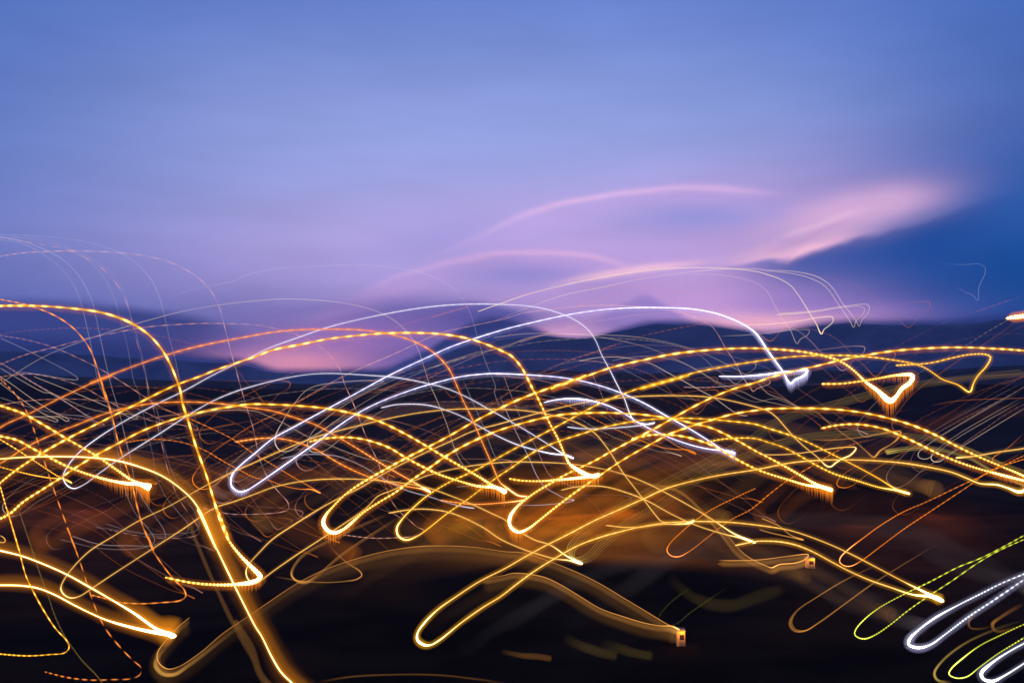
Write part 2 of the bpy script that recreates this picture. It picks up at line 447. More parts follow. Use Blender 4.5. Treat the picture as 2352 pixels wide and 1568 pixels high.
TRAIL_GROUP = 'glowing light trails looping over the dark valley'
cnt = [0]
def trail(path, tint, w, e, label, bead=0.0, per=12.0, halo=None, fringe=0, boost=1.0, fade=(0, 0), strands=None, halo_tint=None, wb=1.0, fast=2.2, far=1.0, group=None, ghost=False):
    """w width, e strength, per bead spacing, halo (radius, strength, dx, dy), fringe length of the streaks hanging below"""
    cnt[0] += 1
    R, u = spline(parse(path) if isinstance(path, str) else path)
    ymax = min(1700, R[:, 1].max())
    D0 = min(80 * FPX / max(ymax - 900, 1) * .72, 1150) * (0.86 + 0.14 * ((cnt[0] * 0.618) % 1)) * far
    ph = (cnt[0] * 2.4) % 6.28
    D = D0 * (1 + .06 * np.sin(u / 420 + ph) + .02 * np.sin(u / 130 + 2 * ph))
    P = lift(R, D)
    fl = R[:, 2]
    mult = np.interp(fl, [0, 1, 2, 3], [1, 2.5, 7.5, 15]) ** boost
    # the glow moved slowly round bends and at ends: beads crowd together and burn brighter there
    hot = u[fl > .6]; near = np.full(len(u), 1e9)
    for h in (hot[::6] if len(hot) else []): near = np.minimum(near, np.abs(u - h))
    near = np.minimum(near, 120 + np.minimum(u, u[-1] - u))
    sm = np.clip(near / 420, 0, 1); sm = sm * sm * (3 - 2 * sm)
    pf = .42 + (fast - .42) * sm
    mult = mult * (1.25 - .25 * sm)
    # along a trail the glow is never perfectly even
    mult = mult * (1 + .12 * np.sin(u / 75 + ph) + .08 * np.sin(u / 31 + 2 * ph))
    en = e * mult * {'amber': .84, 'gold': .78, 'salmon': .66, 'violet': 1.15, 'white': 1.1, 'lime': .6, 'ice': .7}.get(tint, .8)
    if fade[0]: en = en * np.clip(u / fade[0], 0, 1)
    if fade[1]: en = en * np.clip((u[-1] - u) / fade[1], 0, 1)
    s = np.concatenate([[0], np.cumsum(np.diff(u) / (per * pf[1:]))]) + ph
    g = np.stack([en, s, np.full(len(u), bead)], 1)
    wf = np.interp(fl, [0, 1, 2, 3], [1, 1.18, 1.7, 3.0]) * wb
    px = D / FPX
    w = w * (.64 if w > 3.2 else .80) if not ghost else w
    # the hand that moved the view was never quite steady
    wf = wf * (1 + .10 * np.sin(u / 47 + 3 * ph) + .07 * np.sin(u / 19 + ph))
    rad = np.maximum(w * .5 * wf, .4) * px
    cap = np.ones(len(u)); cap[0] = cap[-1] = .25; cap[1:2] = cap[-2:-1] = .75
    parts = []
    if strands:
        for (dx, dy, se) in strands:
            R2 = R.copy(); R2[:, 0] += dx; R2[:, 1] += dy
            g2 = g.copy(); g2[:, 0] *= se
            parts.append(tube(lift(R2, D * (1 + dy * .002)), rad * cap, g2))
    else:
        parts.append(tube(P, rad * cap, g))
    ob = glow_obj('light_trail', parts[:1], glow_mat(tint, 1.3))
    for p in parts[1:]: glow_obj('strand', [p], glow_mat(tint, 1.3), ob)
    tag(ob, label, 'light trail', group or TRAIL_GROUP)
    if halo:
        for hr, he, dx, dy in ([halo] if not isinstance(halo[0], (tuple, list)) else halo):
            R2 = R.copy(); R2[:, 0] += dx; R2[:, 1] += dy
            k = slice(0, len(u), 2)
            g2 = np.stack([he * np.minimum(np.sqrt(mult), 2.6), s, np.full(len(u), bead * .5)], 1)
            rr = hr * np.sqrt(wf) * D / FPX
            n = len(u); ends = np.clip(np.minimum(np.arange(n), np.arange(n)[::-1]) / 5.0, .05, 1) ** .5
            glow_obj('halo', [tube(lift(R2, D * 1.004)[k], (rr * ends)[k], g2[k], 12)], glow_mat(halo_tint or tint, 3.0), ob)
    if fringe:
        parts = []; last = -9
        for i in range(1, len(u) - 1):
            if math.floor(s[i]) != math.floor(s[i - 1]) and 0 < R[i, 0] < W:
                L = fringe * (.35 + .85 * min(1.6, fl[i] / 2))
                q = np.array([[R[i, 0] + .10 * t * L * 0.3, R[i, 1] + t * L, 0] for t in (0, .2, .4, .7, 1)])
                d = np.full(5, D[i])
                ee = np.array([1, .7, .42, .16, 0]) * (.30 if fl[i] < .5 else .34 + .26 * fl[i])
                gg = np.stack([ee, np.zeros(5), np.zeros(5)], 1)
                parts.append(tube(lift(q, d), np.array([2.6, 2.4, 2.1, 1.7, 1.0]) * D[i] / FPX, gg, 6))
        if parts: ob_f = glow_obj('fringe', parts, glow_mat({'amber': 'orange', 'salmon': 'orange'}.get(tint, tint), 2.0), ob)
        if parts: ob_f['kind'] = 'stuff'
    return ob

AM = dict(tint='amber', bead=.66, halo_tint='orange')
# --- the strong amber loops
trail("C11 -160,745 0,725 200,722 400,727 600,742 850,772 1000,808 1180,880 1330,980 1440,1100 1510,1215 1570,1350 1620,1500 C21 1570,60 1630,230 1690,420 1760,650 1850,900 1920,1130 1980,1320 2050,1480 C31 1945,10 1985,150 2050,290 2150,420+ 2294,570* C32 60,570* 95,615* 60,650* 0,668* C31 2240,668+ 2080,685+ 1900,685 1700,665 1480,620",
      w=8.5, e=2.6, per=19, halo=(13, .10, 0, 2), fringe=22, label="thick beaded amber trail arching from the left edge and plunging to a bright bottom hook", **AM)
trail("C22 530,595 650,570 800,556 950,562 1100,595 1250,650 1400,740 1550,820 1700,890 1900,955 2050,995+ 2200,1005* 2290,1045# 2180,990+ 2060,915 1750,735 1600,645 1400,530 1150,410 950,350 700,300 450,275 200,262 0,260 C21 2080,280 1900,310 1680,360 1450,430 1250,510 1060,610 870,710 620,865 550,915 400,1010 200,1140 100,1230 0,1285 F -45,1205 -62,1185+ -55,1165+ -30,1135 C21 0,965 130,860 380,695 620,560 860,440 1180,280 1560,95 1820,0 C11 1900,1310 2294,1175 C12 0,1190 200,1120 450,1070 700,1020 1000,985 1200,970 1450,965 1700,975 1950,1015 2150,1080 2294,1145 C13 100,1170 190,1270 250,1380 310,1500 C23 240,0 310,150 370,270 440,420 520,570 580,710 620,790+ 700,850* 800,900* 850,905* 890,890* 820,905* 600,930+ 350,948 180,942 80,925",
      w=7.5, e=2.5, per=15, halo=(12, .10, 0, 2), fringe=26, label="longest beaded amber trail, two humps from the left edge to glaring hooks in the middle", **AM)
trail("C23 1180,572 1260,550 1350,535 1500,532 1650,550 1800,590 1950,650 2080,730 2294,840 C24 0,880 180,935 350,985+ 480,1000* 580,1032* 440,980+ 280,890 150,815 0,735 C23 2294,680 2100,570 1900,475 1750,435 1550,392 1300,355 1000,337 800,337 600,348 400,380 200,430 0,490 C22 2294,480 2100,545 1900,640 1740,735 1600,835 1440,945 1300,1050 1150,1140 1000,1240 900,1330+ 830,1385+ 750,1412* 690,1385* 655,1320* 680,1250+ 740,1180 850,1070 1000,965 1200,850 1400,740 1600,640 1800,535 2000,420 2294,270 C23 0,290 200,205 500,95 780,0 C13 450,1465 700,1380 1000,1275 1300,1205 1550,1155 1800,1125 2100,1105 2294,1103 C14 0,1108 200,1122 400,1150 600,1200 700,1250 800,1330 870,1400+ 980,1480* 1080,1565* C24 1115,240# 1150,190* 1200,120* 1280,60* 1300,10* C14 1290,1340* 1150,1345+ 1000,1370 850,1395 650,1420 480,1422",
      w=7.5, e=2.6, per=15, halo=(12, .10, 0, 2), fringe=28, label="beaded amber trail with white-hot bend left of centre and glaring heart hook right", **AM)
trail("C24 470,478 600,450 750,438 900,450 1050,485 1200,545 1350,615 1500,690 1650,755 1800,810 1950,855 2100,895+ 2294,945+ 2400,980* 2294,905+ 2100,820 1900,735 1700,640 1500,535 1300,450 1100,390 900,345 700,315 500,300 300,295 100,298 0,302 C23 2294,315 2100,345 1900,400 1700,460 1500,535 1400,590 1200,700 1050,790 890,900 700,1030 500,1180 350,1300 250,1375+ 160,1405* 90,1350* 90,1270* 150,1180+ 300,1060 450,970 560,905 700,835 850,765 1000,680 1200,575 1400,470 1540,390 1700,300 1900,200 2100,120 2294,65 C14 0,1370 180,1320 400,1270 650,1210 850,1170 1100,1130 1400,1105 1700,1095 2000,1105 2294,1125 2500,1155",
      w=7, e=2.5, per=15, halo=(11, .10, 0, 2), fringe=24, label="beaded amber trail from glaring central bottom bend to the right edge", **AM)
trail("C21 -100,515 0,545 150,580 300,660 450,740 600,815 800,890 1000,945+ 1150,970* 1250,975* 1340,1005# 1200,950+ 1050,850 870,725 600,570 400,450 200,340 0,270 -120,215",
      w=8, e=2.5, per=15, halo=(13, .10, 0, 2), fringe=34, label="amber V-shaped trail from the left edge to a white-hot blob at its tip", **AM)
trail("C21 -100,780 0,820 150,860 300,895 450,920 560,930 645,965+ 600,935 530,910 350,795 150,665 0,575 -100,520",
      w=4.5, e=1.5, per=10, label="small narrow amber V trail with a tiny hook inside the large left V", **AM)
trail("C14 2130,837+ 2200,826* 2294,815* 2400,800*", w=8, e=2.2, per=14, halo=(11,.2,0,0), label="short glaring amber dash at the right edge, level with the hills", **AM)
# --- salmon and orange
trail("C21 2100,598 2294,570 C22 0,578 150,563 300,572 450,610 600,670 750,760 900,840 1080,915 1300,975 1480,1008 1550,1020+ 1620,1048* 1540,1000+ 1400,920 1200,805 1000,680 800,560 600,450 400,380 200,320 0,290 C21 2100,270 1850,245 1600,240 1350,255 1100,300 900,360 700,440 520,510 250,635 0,790 F -60,1090 -95,1085 -80,1050 C21 0,470 250,350 540,205 850,60 1010,0 C11 800,1420 1100,1300 1500,1160 1800,1080 2294,985 C12 0,992 200,960 400,940 700,933 1000,940 1250,975 1450,1035 1600,1110 1700,1190 1790,1300 1850,1430 1900,1568 C22 1900,190 2000,410 2080,600 2160,780 2210,900 2240,960 2294,1000+ C23 60,1010+ 170,1080+ 250,1088+ 230,1110+ 0,1140 C22 2200,1150 2000,1155 1850,1140 1700,1118",
      tint='salmon', w=4.6, e=1.7, bead=.35, per=12, halo=(8, .10, 0, 0), halo_tint='orange', label="slimmer salmon-orange trail under the longest amber trail with a small central bend")
trail("C23 1850,600 2000,572 2150,562 2294,568 C24 0,600 150,650 300,730 450,815 600,885 800,945 1000,1005 1150,1030+ 1270,1062* 1150,1020+ 1000,930 800,820 600,720 400,620 250,555 100,505 0,475 C23 2294,440 2050,410 1800,390 1550,385 1300,400 1100,430 900,475 700,535 500,600 300,690 100,830 0,895 C22 2150,960 1950,1110 1750,1250 1600,1370 1500,1440 1400,1475+ 1330,1440+ 1315,1370+ 1370,1280 1480,1170 1600,1070 1800,950 2000,860 2294,700 C23 0,730 200,620 450,490 700,355 900,250 1100,170 1300,100 1500,45 1700,0 C13 1250,1470 1500,1395 1750,1320 2000,1270 2294,1220 C14 0,1205 200,1180 450,1168 700,1168 900,1180 1100,1205 1300,1240 1400,1275 1480,1325 1560,1380 1700,1430 1810,1495+ 1840,1420 1880,1350 1960,1260 1995,1180 1950,1158 1800,1160 1650,1190 1450,1235 1140,1257",
      tint='amber', w=5, e=1.7, bead=.5, per=10, halo=(8, .10, 0, 0), label="medium beaded orange trail with a narrow central bend ending in the dotted right-hand heart")
trail("C11 -120,640 0,665 180,700 350,750 500,815 630,900 730,1000 810,1120 870,1280 910,1420 950,1568 C21 890,0 940,150 1000,350 1060,600 1130,820 1190,1000 1230,1180 1290,1380 1380,1568 C31 1300,200 1360,360 1450,500 1560,640 1650,730 1665,790 1620,825 1450,845 1250,855 1050,840 930,805 805,775",
      tint='salmon', w=5, e=1.25, bead=.7, per=15, label="dashed salmon trail inside the left amber arch ending in a flat hook")
trail("C21 0,990 60,1200 110,1360 170,1568 C31 60,0 120,200 170,370 230,600 300,750 400,930 500,1080 600,1190 620,1250 580,1295 450,1310 250,1322 0,1305 -100,1290",
      tint='amber', w=4.6, e=1.5, bead=.6, per=10, label="dashed orange trail down the left edge hooking back near the bottom corner")
trail("C21 0,30 50,80 120,150 190,240 240,330 290,450 340,600 400,780 450,930 520,1130 600,1350 680,1568 C31 600,170 680,380 740,550 800,740 870,930 960,1100 1100,1270 1200,1370 1265,1430 1255,1490 1180,1525 1000,1535 800,1538 600,1515 400,1465",
      tint='salmon', w=4.8, e=.75, bead=1.0, per=15, label="broken trail of pale orange dots falling at left and curling under")
# --- cool white
trail("C23 390,245 500,220 650,210+ 800,225+ 950,265 1100,335 1250,430 1400,505 1550,570 1750,635 1900,665 2050,680+ 2110,700* 2000,670+ 1900,605 1700,480 1500,370 1300,255 1100,165 900,95 700,45 500,15 300,0 C13 200,1338 0,1330 C12 2150,1330 1900,1355 1650,1415 1450,1475 C22 1160,242 950,350 750,485 600,600 400,740 200,880 0,1015 C21 2200,1035+ 2130,1040+ 2070,980+ 2080,890+ 2140,820 2294,690 C22 200,570 400,460 600,350 900,190 1250,0 C12 1200,1370 1600,1180 1800,1090 2000,1020 2294,930 C13 300,870 600,805 900,760 1200,740 1500,740 1750,755 1950,795 2100,850 2200,900 2294,970+ C14 0,1125+ 60,1210+ 140,1320+ 180,1400* 205,1420* 240,1385* 320,1350* 355,1300* 250,1305+ 100,1320+ 0,1335+ C13 2150,1355 1960,1353",
      tint='violet', w=3.3, e=2.0, bead=.12, per=11, halo=(9, .09, 0, 2), fringe=20, label="brightest bluish-white trail, U bend left of centre, ending in a white heart hook")
trail("C22 1170,293 1300,265 1450,258 1600,270 1750,310 1900,370 2000,425 2150,510 2294,580 C23 150,620 300,665 480,705+ 570,712+ 660,745* 570,705+ 450,630 250,505 0,360 C22 2150,310 1950,200 1750,115 1550,65 1300,20 1050,0 C12 900,1335 700,1328 500,1340 250,1385 0,1450 C21 2294,95 2100,150 1900,235 1650,380 1450,510 1100,730 900,870 750,980 660,1015+ 600,985+ 565,910 610,810 700,700 850,580 1100,420 1400,260 1650,140 1920,0 C11 1900,1340 2150,1225 C12 0,1185 150,1110 450,1000 700,915 1000,840 1300,780 1550,740 1800,715 2050,707 2294,712 C13 200,720 400,750 600,815 720,880 800,950 860,1040 910,1160 980,1290 1050,1430 1120,1568 C23 1100,170 1150,310 1190,395+ 1240,425+ 1330,440+ 1390,425+ 1250,450 1050,470 850,480 700,475 600,462",
      tint='white', w=2.3, e=1.0, bead=.12, per=9, halo=(6, .04, 0, 0), label="finer white trail crossing above the bluish-white one with its bend at left")
# --- gold
trail("C21 -140,765 0,750 200,735 400,728 600,728 850,740 1050,765 1250,820 1450,900 1600,1000 1720,1110 1800,1230 1870,1390 1940,1560 C31 1770,10 1850,170 1950,380 2090,670 2200,890 2294,1070 C32 0,950 100,1140 200,1340 280,1470 380,1568 480,1660",
      tint='gold', w=5, e=5, halo=[(8, .22, 1, -1), (19, .10, 7, -7), (34, .035, 14, 6)], halo_tint='sheath', label="smooth gold trail in a wide glowing sheath sweeping down to the bottom edge")
trail("C31 -120,355 0,380 200,430 400,505 600,595 800,705 1000,820 1200,940+ 1400,1080* 1500,1125# 1560,1150# 1500,1125# 1350,1105* 1150,1060+ 950,1000 800,935 650,860 500,780 350,720 200,695 0,690 -120,695",
      tint='gold', w=5.5, e=5, halo=[(8, .20, 1, -1), (22, .085, 3, -6)], halo_tint='sheath', label="sheathed gold V trail at bottom left burning out to a white blob")
trail("C23 945,1343 1100,1360 1250,1360 1450,1335 1650,1330+ 1745,1300* 1680,1330+ 1560,1318 1450,1310 1400,1260 1300,1130 1200,1000 1100,870 1000,710 930,610 850,520 750,455 600,390 400,345 200,315 0,305 C22 1900,302 1600,325 1300,375 1000,445 800,495 600,550 400,625 200,710 0,800 C21 2100,860 1850,985 1500,1180 1250,1300 1000,1450 810,1568 C31 700,480 600,600 550,690 545,730+ 580,780+ 640,805+ 720,785 820,720 1000,600 1200,470 1450,310 1650,180 1920,0 C21 2100,1130 2294,1060 C22 200,1005 400,960 600,935 850,928 1100,938 1400,970 1600,1010 1800,1080 2000,1160 2150,1230 2294,1300 C23 100,1345 300,1470 C33 200,190 450,330 600,430+ 740,500* 620,468+ 500,455 350,415 200,365 0,275 C32 2100,180 1900,80 1750,30 1550,8 1400,18 1240,45",
      tint='gold', w=3.1, e=1.25, bead=.15, per=8, halo=(6, .06, 0, 0), label="fine smooth gold trail whose rounded end lies low at left, crossing the big steep sheath")
trail("C24 -60,710 0,712 150,710 350,690 550,660 700,645 790,650+ 740,715+ 660,750+ 600,790+ 560,822+ 520,810+ 450,740 350,660 250,570 150,460 80,380 0,320 C23 2294,285 2000,215 1800,190 1500,183 1250,190 1000,210 750,245 500,300 250,365 0,435 C22 2000,500 1800,590 1600,680 1400,775 1200,880 1000,1000 800,1100 650,1180 C32 400,145 200,280 80,400 0,490 C31 2205,560+ 2225,640+ 2294,670+ C32 100,645 200,570 400,430 600,300 750,200 1040,0 C22 1150,1080 1250,1040 1400,975 1600,895 1900,825 2294,778 C23 300,778 600,792 900,835 1100,885 1300,960 1500,1060 1700,1170 1900,1290 2100,1420+ 2290,1500* 2150,1455+ 2000,1420 1750,1340 1550,1250 1300,1115 1100,1040 950,1000 800,990 650,1005 545,1030",
      tint='gold', w=3.0, e=1.2, bead=.15, per=8, halo=(6, .05, 0, 0), label="fine pale-gold trail with a small heart hook, its bend beside the bottom amber hook")
trail("C33 2105,335 2200,315 2294,297 C34 0,295 100,300 250,330 400,390 550,470 700,550 900,640 1100,710 1300,775+ 1450,790* 1500,800# 1560,830# 1400,750* 1200,650 1000,545 800,440 600,345 400,265 200,200 0,165 C33 2100,130 1900,120 1700,120 1500,130 1300,160 1100,205 900,260 700,335 500,445 300,570 150,680 0,795 C32 2100,880 1900,1020 1700,1180+ 1620,1225+ 1560,1225* 1500,1180* 1500,1120+ 1560,1030+ 1680,910 1850,790 2050,660 2294,535 C33 200,450 400,340 600,240 850,110 1100,0 C23 1300,1100 1500,1010 1800,930 2000,890 2294,845 C24 200,785 400,765 650,757 900,762 1200,785 1450,825 1650,870 1800,930 1900,970 2050,980+ 2150,1010+ 2250,1045* 2300,1030* 2360,960+",
      tint='gold', w=5, e=1.7, bead=.12, per=9, halo=(9, .12, 0, 0), halo_tint='amber', label="bold smooth gold trail with long oval bend at bottom centre and white tip")
trail("C24 2294,-30 1700,35 1300,90 1000,150 700,230 400,310 200,370 0,460 C23 2294,550 2100,650 1850,780 1600,900 1400,1010 1200,1120 1000,1230 850,1330 720,1440 640,1560 C33 620,380+ 650,440+ 710,465+ 800,430 900,330 1000,250 1150,130 1330,30 C23 1600,1040 1800,900 2000,800 2294,690 C24 0,640 300,560 600,525 900,520 1200,535 1500,575 1800,660 2100,790 2294,860 2400,900",
      tint='olive', w=3.6, e=.10, strands=[(-7,-5,1),(-3,-2,.7),(1,1,1.1),(5,4,.8),(9,7,.6)], label="dim olive sheaf of parallel strands curving round in a loop right of centre")
trail("C24 1680,740+ 1850,725 2050,690 2294,655 2400,630", tint='gold', w=5.5, e=1.3, bead=.3, per=9, halo=(8,.1,0,0), halo_tint='olive', label="short gold trail rising to the right edge above the gold S curve")
trail("C24 1050,690+ 1200,665 1400,650 1600,680 1800,740 2000,850 2294,985 2400,1030", tint='olive', w=5, e=.28, strands=[(0,0,1),(2,4,.6),(-2,-4,.4)], label="dim olive double strand sloping down to the right edge")
# --- bottom right
trail("C34 2400,190 2294,245 2100,350 1900,450 1700,530 1450,660 1200,780 1000,890 870,990+ 790,1080+ 775,1130+ 810,1160+ 870,1170+ 960,1135 1100,1040 1250,920 1450,780 1650,650 1850,510 2050,390 2294,280 2400,235",
      tint='lime', w=3.2, e=.95, bead=.8, per=14, label="thin dashed yellow-green loop at lower right")
trail("C34 2400,545 2294,590 2100,670 1900,770 1700,870 1500,980+ 1350,1090+ 1270,1170* 1260,1220* 1340,1250* 1450,1225+ 1600,1120 1800,970 2000,840 2294,640 2400,570",
      tint='ice', w=5.6, e=1.3, bead=.85, per=12, halo=(10, .10, 0, 1), halo_tint='violet', label="thick dazzling white dashed loop at lower right")
trail("C34 2400,1000 2294,1040 2100,1130 1900,1230 1750,1340+ 1640,1440+ 1620,1485+ 1680,1520+ 1780,1510+ 1900,1420 2050,1310 2294,1160 2400,1090",
      tint='lime', w=4.0, e=.95, bead=.85, per=10, label="beaded yellow-green loop in the bottom right corner, outside the white one")
trail("C34 2400,1150 2294,1210 2150,1290 2000,1390+ 1910,1480* 1930,1530* 2010,1550* 2100,1510+ 2294,1390 2400,1320",
      tint='ice', w=5.6, e=1.5, bead=.6, per=10, halo=(9, .09, 0, 1), halo_tint='violet', label="white beaded loop tucked into the bottom right corner")
trail("C34 1000,500 700,640 450,790 250,930 200,1030+ 240,1095+ 330,1100+ 450,1030 700,850 950,670 1500,330", tint='tan', w=3, e=.10, strands=[(0,0,1),(3,-2,.7),(-3,1,.7)], fade=(120,200), label="faint brown loop standing left of the yellow-green loop")
trail("C34 2294,1000 2000,1100 1750,1220 1560,1370 1490,1480+ 1520,1540+ 1650,1560", tint='olive', w=9, e=.16, fade=(200,40), label="dim gold smear bending behind the bottom right beads")
trail("C34 2294,850 2080,980 2010,1040+ 2040,1100 2294,1050", tint='tan', w=12, e=.06, fade=(60,60), label="dull brown curl under the thick white dashed loop near the right edge")
trail("C34 1900,900 1800,1010+ 1810,1070 1900,1080 2000,1060", tint='tan', w=9, e=.06, fade=(60,40), label="small dull brown curl right of the white loop's bend")
trail("C23 2294,1010 2100,1100 1900,1200 1750,1300 C33 1800,90 1620,220 1520,320 1495,380+ 1530,425+ 1600,435+ 1700,385 1850,270 2060,110 2250,10 C24 0,1075 150,960 400,810 700,640 1000,560",
      tint='orange', w=3, e=.62, bead=.7, per=8, fade=(0, 150), label="dashed dull orange loop standing between the two lit huts")
trail("C24 2400,680 2294,720 1900,910 1700,1000 1450,1120 1200,1230 1000,1350 C34 1050,150 850,270 720,370+ 650,440+ 640,480+ 680,515+ 740,520+ 830,475 1000,350 1200,200 1500,0 C24 1800,990 2000,850 2294,750 2400,700",
      tint='orange', w=2.8, e=.75, bead=.6, per=9, label="slender deep-orange dashed loop running up to the right edge")
# --- fine pale arcs, upper left
FA = dict(w=2.6)
trail("C11 -80,92 0,90 250,90 500,110 750,145 950,200 1100,260 1250,370 1350,480 1420,620 1470,800 1520,1020 1570,1200 1610,1400 1650,1568 C21 1720,300 1800,600 1870,800", tint='pale', e=.13, label="outermost hair-fine pale arc at upper left", fade=(0,250), **FA)
trail("C11 -80,95 0,105 200,145 400,220 550,300 680,420 770,560 830,700 880,920 940,1200 1000,1450 C21 990,20 1060,300 1120,550 1180,800 1210,960 1300,1140 1400,1280 1475,1400 1480,1460 1380,1520 1150,1525 900,1515 640,1440", tint='pale', e=.15, label="hair-fine pale arc reaching from upper left down to a flat hook", **FA)
trail("C11 -80,115 0,130 200,165 400,270 550,390 650,520 720,680 780,920 830,1150 880,1400 C21 960,250 1020,500 1070,760 1130,1050 1210,1230 1300,1340 1380,1450 1380,1500 1250,1550 900,1550 540,1470", tint='pale', e=.12, label="innermost hair-fine pale arc from upper left down to the lowest flat hook", **FA)
trail("C11 0,112 250,150 400,180 600,220 850,340 980,450 1080,580 1150,740 1210,980 1280,1250 1340,1500 C21 1330,130 1400,400 1460,660 1510,870 1600,1100 1700,1250 1780,1370 1780,1420 1700,1450 1500,1460 1250,1440 1050,1400 980,1385", tint='blush', e=.20, bead=.8, per=22, label="dashed rosy arc from upper left to a dotted hook", **FA)
trail("C11 100,98 400,150 700,240 900,350 1030,460 1120,630 1180,850 1250,1080 1310,1350 1340,1568 C21 1400,300 1460,600 1540,860 1640,1060 1740,1220 1785,1360 1740,1400 1600,1415 1400,1425 1150,1390 950,1330", tint='pale', e=.08, label="faint pale arc beside the dashed rosy arc", **FA)
trail("C11 200,95 500,150 700,260 850,370 950,500 1020,650 1080,850 1140,1080 1200,1400 C21 1240,150 1300,420 1370,720 1400,900 1480,1080 1600,1230 1680,1330 1680,1400 1600,1440 1400,1440 1150,1400 850,1360", tint='pale', e=.08, label="faintest pale arc in the middle of the upper left fan", **FA)
trail("C11 -80,295 0,280 200,250 400,238 700,232 1000,243 1250,268 1500,325 1700,420 1850,540 1950,700 2010,900 2060,1100 2110,1280 2190,1568 C21 2200,250 2270,480 C22 0,400 50,580 100,790 180,950 270,1060 340,1140 345,1200 280,1225 0,1245 C21 2050,1240 1820,1190", tint='rose', e=.30, bead=.6, per=18, label="dashed pink arc, widest of the upper left fan, falling to a dotted hook", w=2.6)
trail("C11 -80,1280 0,1250 200,1170 500,1090 800,1010 1000,970 1300,915 1600,890 1900,880 2294,895 C12 200,920 400,975 600,1070 720,1170 800,1280 850,1430 910,1568 C22 900,190 960,340 1020,500 1080,640 1140,760 1200,950 1260,1110 1330,1210 1430,1300 1500,1360 1560,1390 1500,1435 1300,1455 1100,1458 840,1430", tint='blush', e=.34, bead=.6, per=14, w=2.8, label="dashed rosy trail from left edge falling behind the amber U bend")
trail("C11 0,1420 300,1230 500,1130 1000,950 1300,860 1650,770 2000,710 2294,678 C12 0,682 300,662 600,672 850,700 1050,745 1220,810 1350,900 1440,1000 1500,1100 1550,1240 1600,1400 1660,1568 C22 1680,200 1760,430 1820,620 1880,760 1950,850 2050,910 2100,955 2050,980 1850,1000", tint='cream', e=.24, w=2.4, label="hair-fine cream arc over the finer white trail's left shoulder")
trail("C11 1450,665 1800,560 2100,500 C12 -40,450 250,390 550,372 900,358 1200,370 1450,405 1650,465 1800,550 1900,660 1970,780 2010,900 2050,1050 2120,1250 2200,1450 C22 2190,150 2260,330 2294,380", tint='pale', e=.13, w=2.4, fade=(150,60), label="highest hair-fine grey arc in the middle of the sky")
# hooks against the hills, upper right
trail("C13 -200,775 0,705 250,620 500,555 750,500 1000,455 1250,415 1500,390 1800,382 2050,390 2294,415 C14 0,445 100,480 200,540 260,610 320,700 380,800 430,880 480,980+ 500,935 550,900 585,860 580,825 450,828 300,855 150,875 0,888 C13 2150,895", tint='cream', e=.62, w=2.6, label="brighter fine cream arc over the pink cloud with heart hook")
trail("C13 -100,890 0,840 300,720 600,620 900,560 1300,475 1700,420 2000,395 2294,392 C14 0,408 200,432 350,466 480,524 550,590 610,680 680,780 740,870 768,920 790,855 850,800 865,745 830,730 650,740 400,780 70,805", tint='cream', e=.36, w=2.3, label="left one of the paired fine arcs hooking against the right hills", fade=(200,0))
trail("C14 -60,398 0,402 250,418 420,455 530,515 600,590 660,690 740,790 790,860 817,910 840,850 890,800 910,730 895,712 700,725 400,770 100,795", tint='cream', e=.38, w=2.3, label="right one of the paired fine arcs hooking against the right hills", fade=(60,0))
trail("C13 1300,480 1700,440 2000,450 2294,520 C14 0,605 60,720 130,840 200,940 262,1065 290,1020 350,990 375,940 350,935 150,945 0,965 C13 2200,985 1950,995", tint='cream', e=.24, w=2.2, fade=(300,60), label="lowest faint fine arc hooking at the foot of the right hills")
trail("C14 1550,345 1750,355 1900,350 1945,380 1945,430 1890,560 1880,680 1840,630 1760,600 1680,540", tint='white', e=.07, w=2.2, fade=(60,40), label="barely visible bluish hook alone in the deep blue sky")
trail("C22 0,460 400,250 850,0 C12 850,1350 1300,1150 1700,970 2000,900 2294,835 C13 200,790 450,755 700,728 950,718 1200,728 1450,750 1650,790 1800,850 1900,910 1960,990 2020,1100 2100,1220 2180,1370 2240,1450 C23 2270,150 2294,125 C24 15,75 25,50 0,45 C23 2294,62 2100,92 1850,110 1640,107", tint='rose', e=.34, bead=.3, per=11, w=2.6, fade=(200,0), label="fine rosy arc just under the white arch with a dotted short tail")
trail("C13 -60,1010 0,1000 200,975 450,970 700,978 950,985 1200,1000 1500,1050 1750,1120 2000,1230 2294,1400 C24 0,165 150,220 300,300 340,315", tint='cream', e=.2, w=2.3, label="fine cream arc low over the blue hills, upper of two")
trail("C12 1000,1568 1500,1330 2000,1150 2294,1090 C13 0,1080 250,1010 500,980 700,980 1000,1020 1300,1090 1500,1165 1750,1290 2000,1430 C23 2200,160 2294,210 C24 100,260 250,290 390,315", tint='cream', e=.17, w=2.3, label="fine cream arc low over the blue hills, lower of two", fade=(200,0))
trail("C13 710,1218 850,1190 1000,1180 1200,1200 1350,1240 1500,1320 1650,1400 1850,1510 C23 1900,190 2100,330 2180,362 2220,362", tint='cream', e=.34, w=2.5, label="short cream arc starting between the two white arches")
trail("C13 1000,1215 1200,1180 1400,1180 1600,1220 1750,1290 1950,1420 C23 2150,190 2294,240 C24 60,210 250,280 390,318", tint='cream', e=.18, w=2.2, label="short faint arc just right of the cream one")
trail("C13 500,1258 750,1215 1000,1250 1300,1390 1600,1540 C23 1800,230 2000,310", tint='pale', e=.12, w=2.2, fade=(50,100), label="short grey arc just left of the cream one")
trail("C23 30,245 250,212 400,218 560,255 750,340 900,420 1050,490 1250,580 1450,645 1600,665 1680,665 1755,700+ 1600,640 1470,560 1100,380", tint='orange', e=.42, w=2.6, bead=.6, per=7, label="dotted dull orange trail under the bluish-white one in the middle", fringe=8)
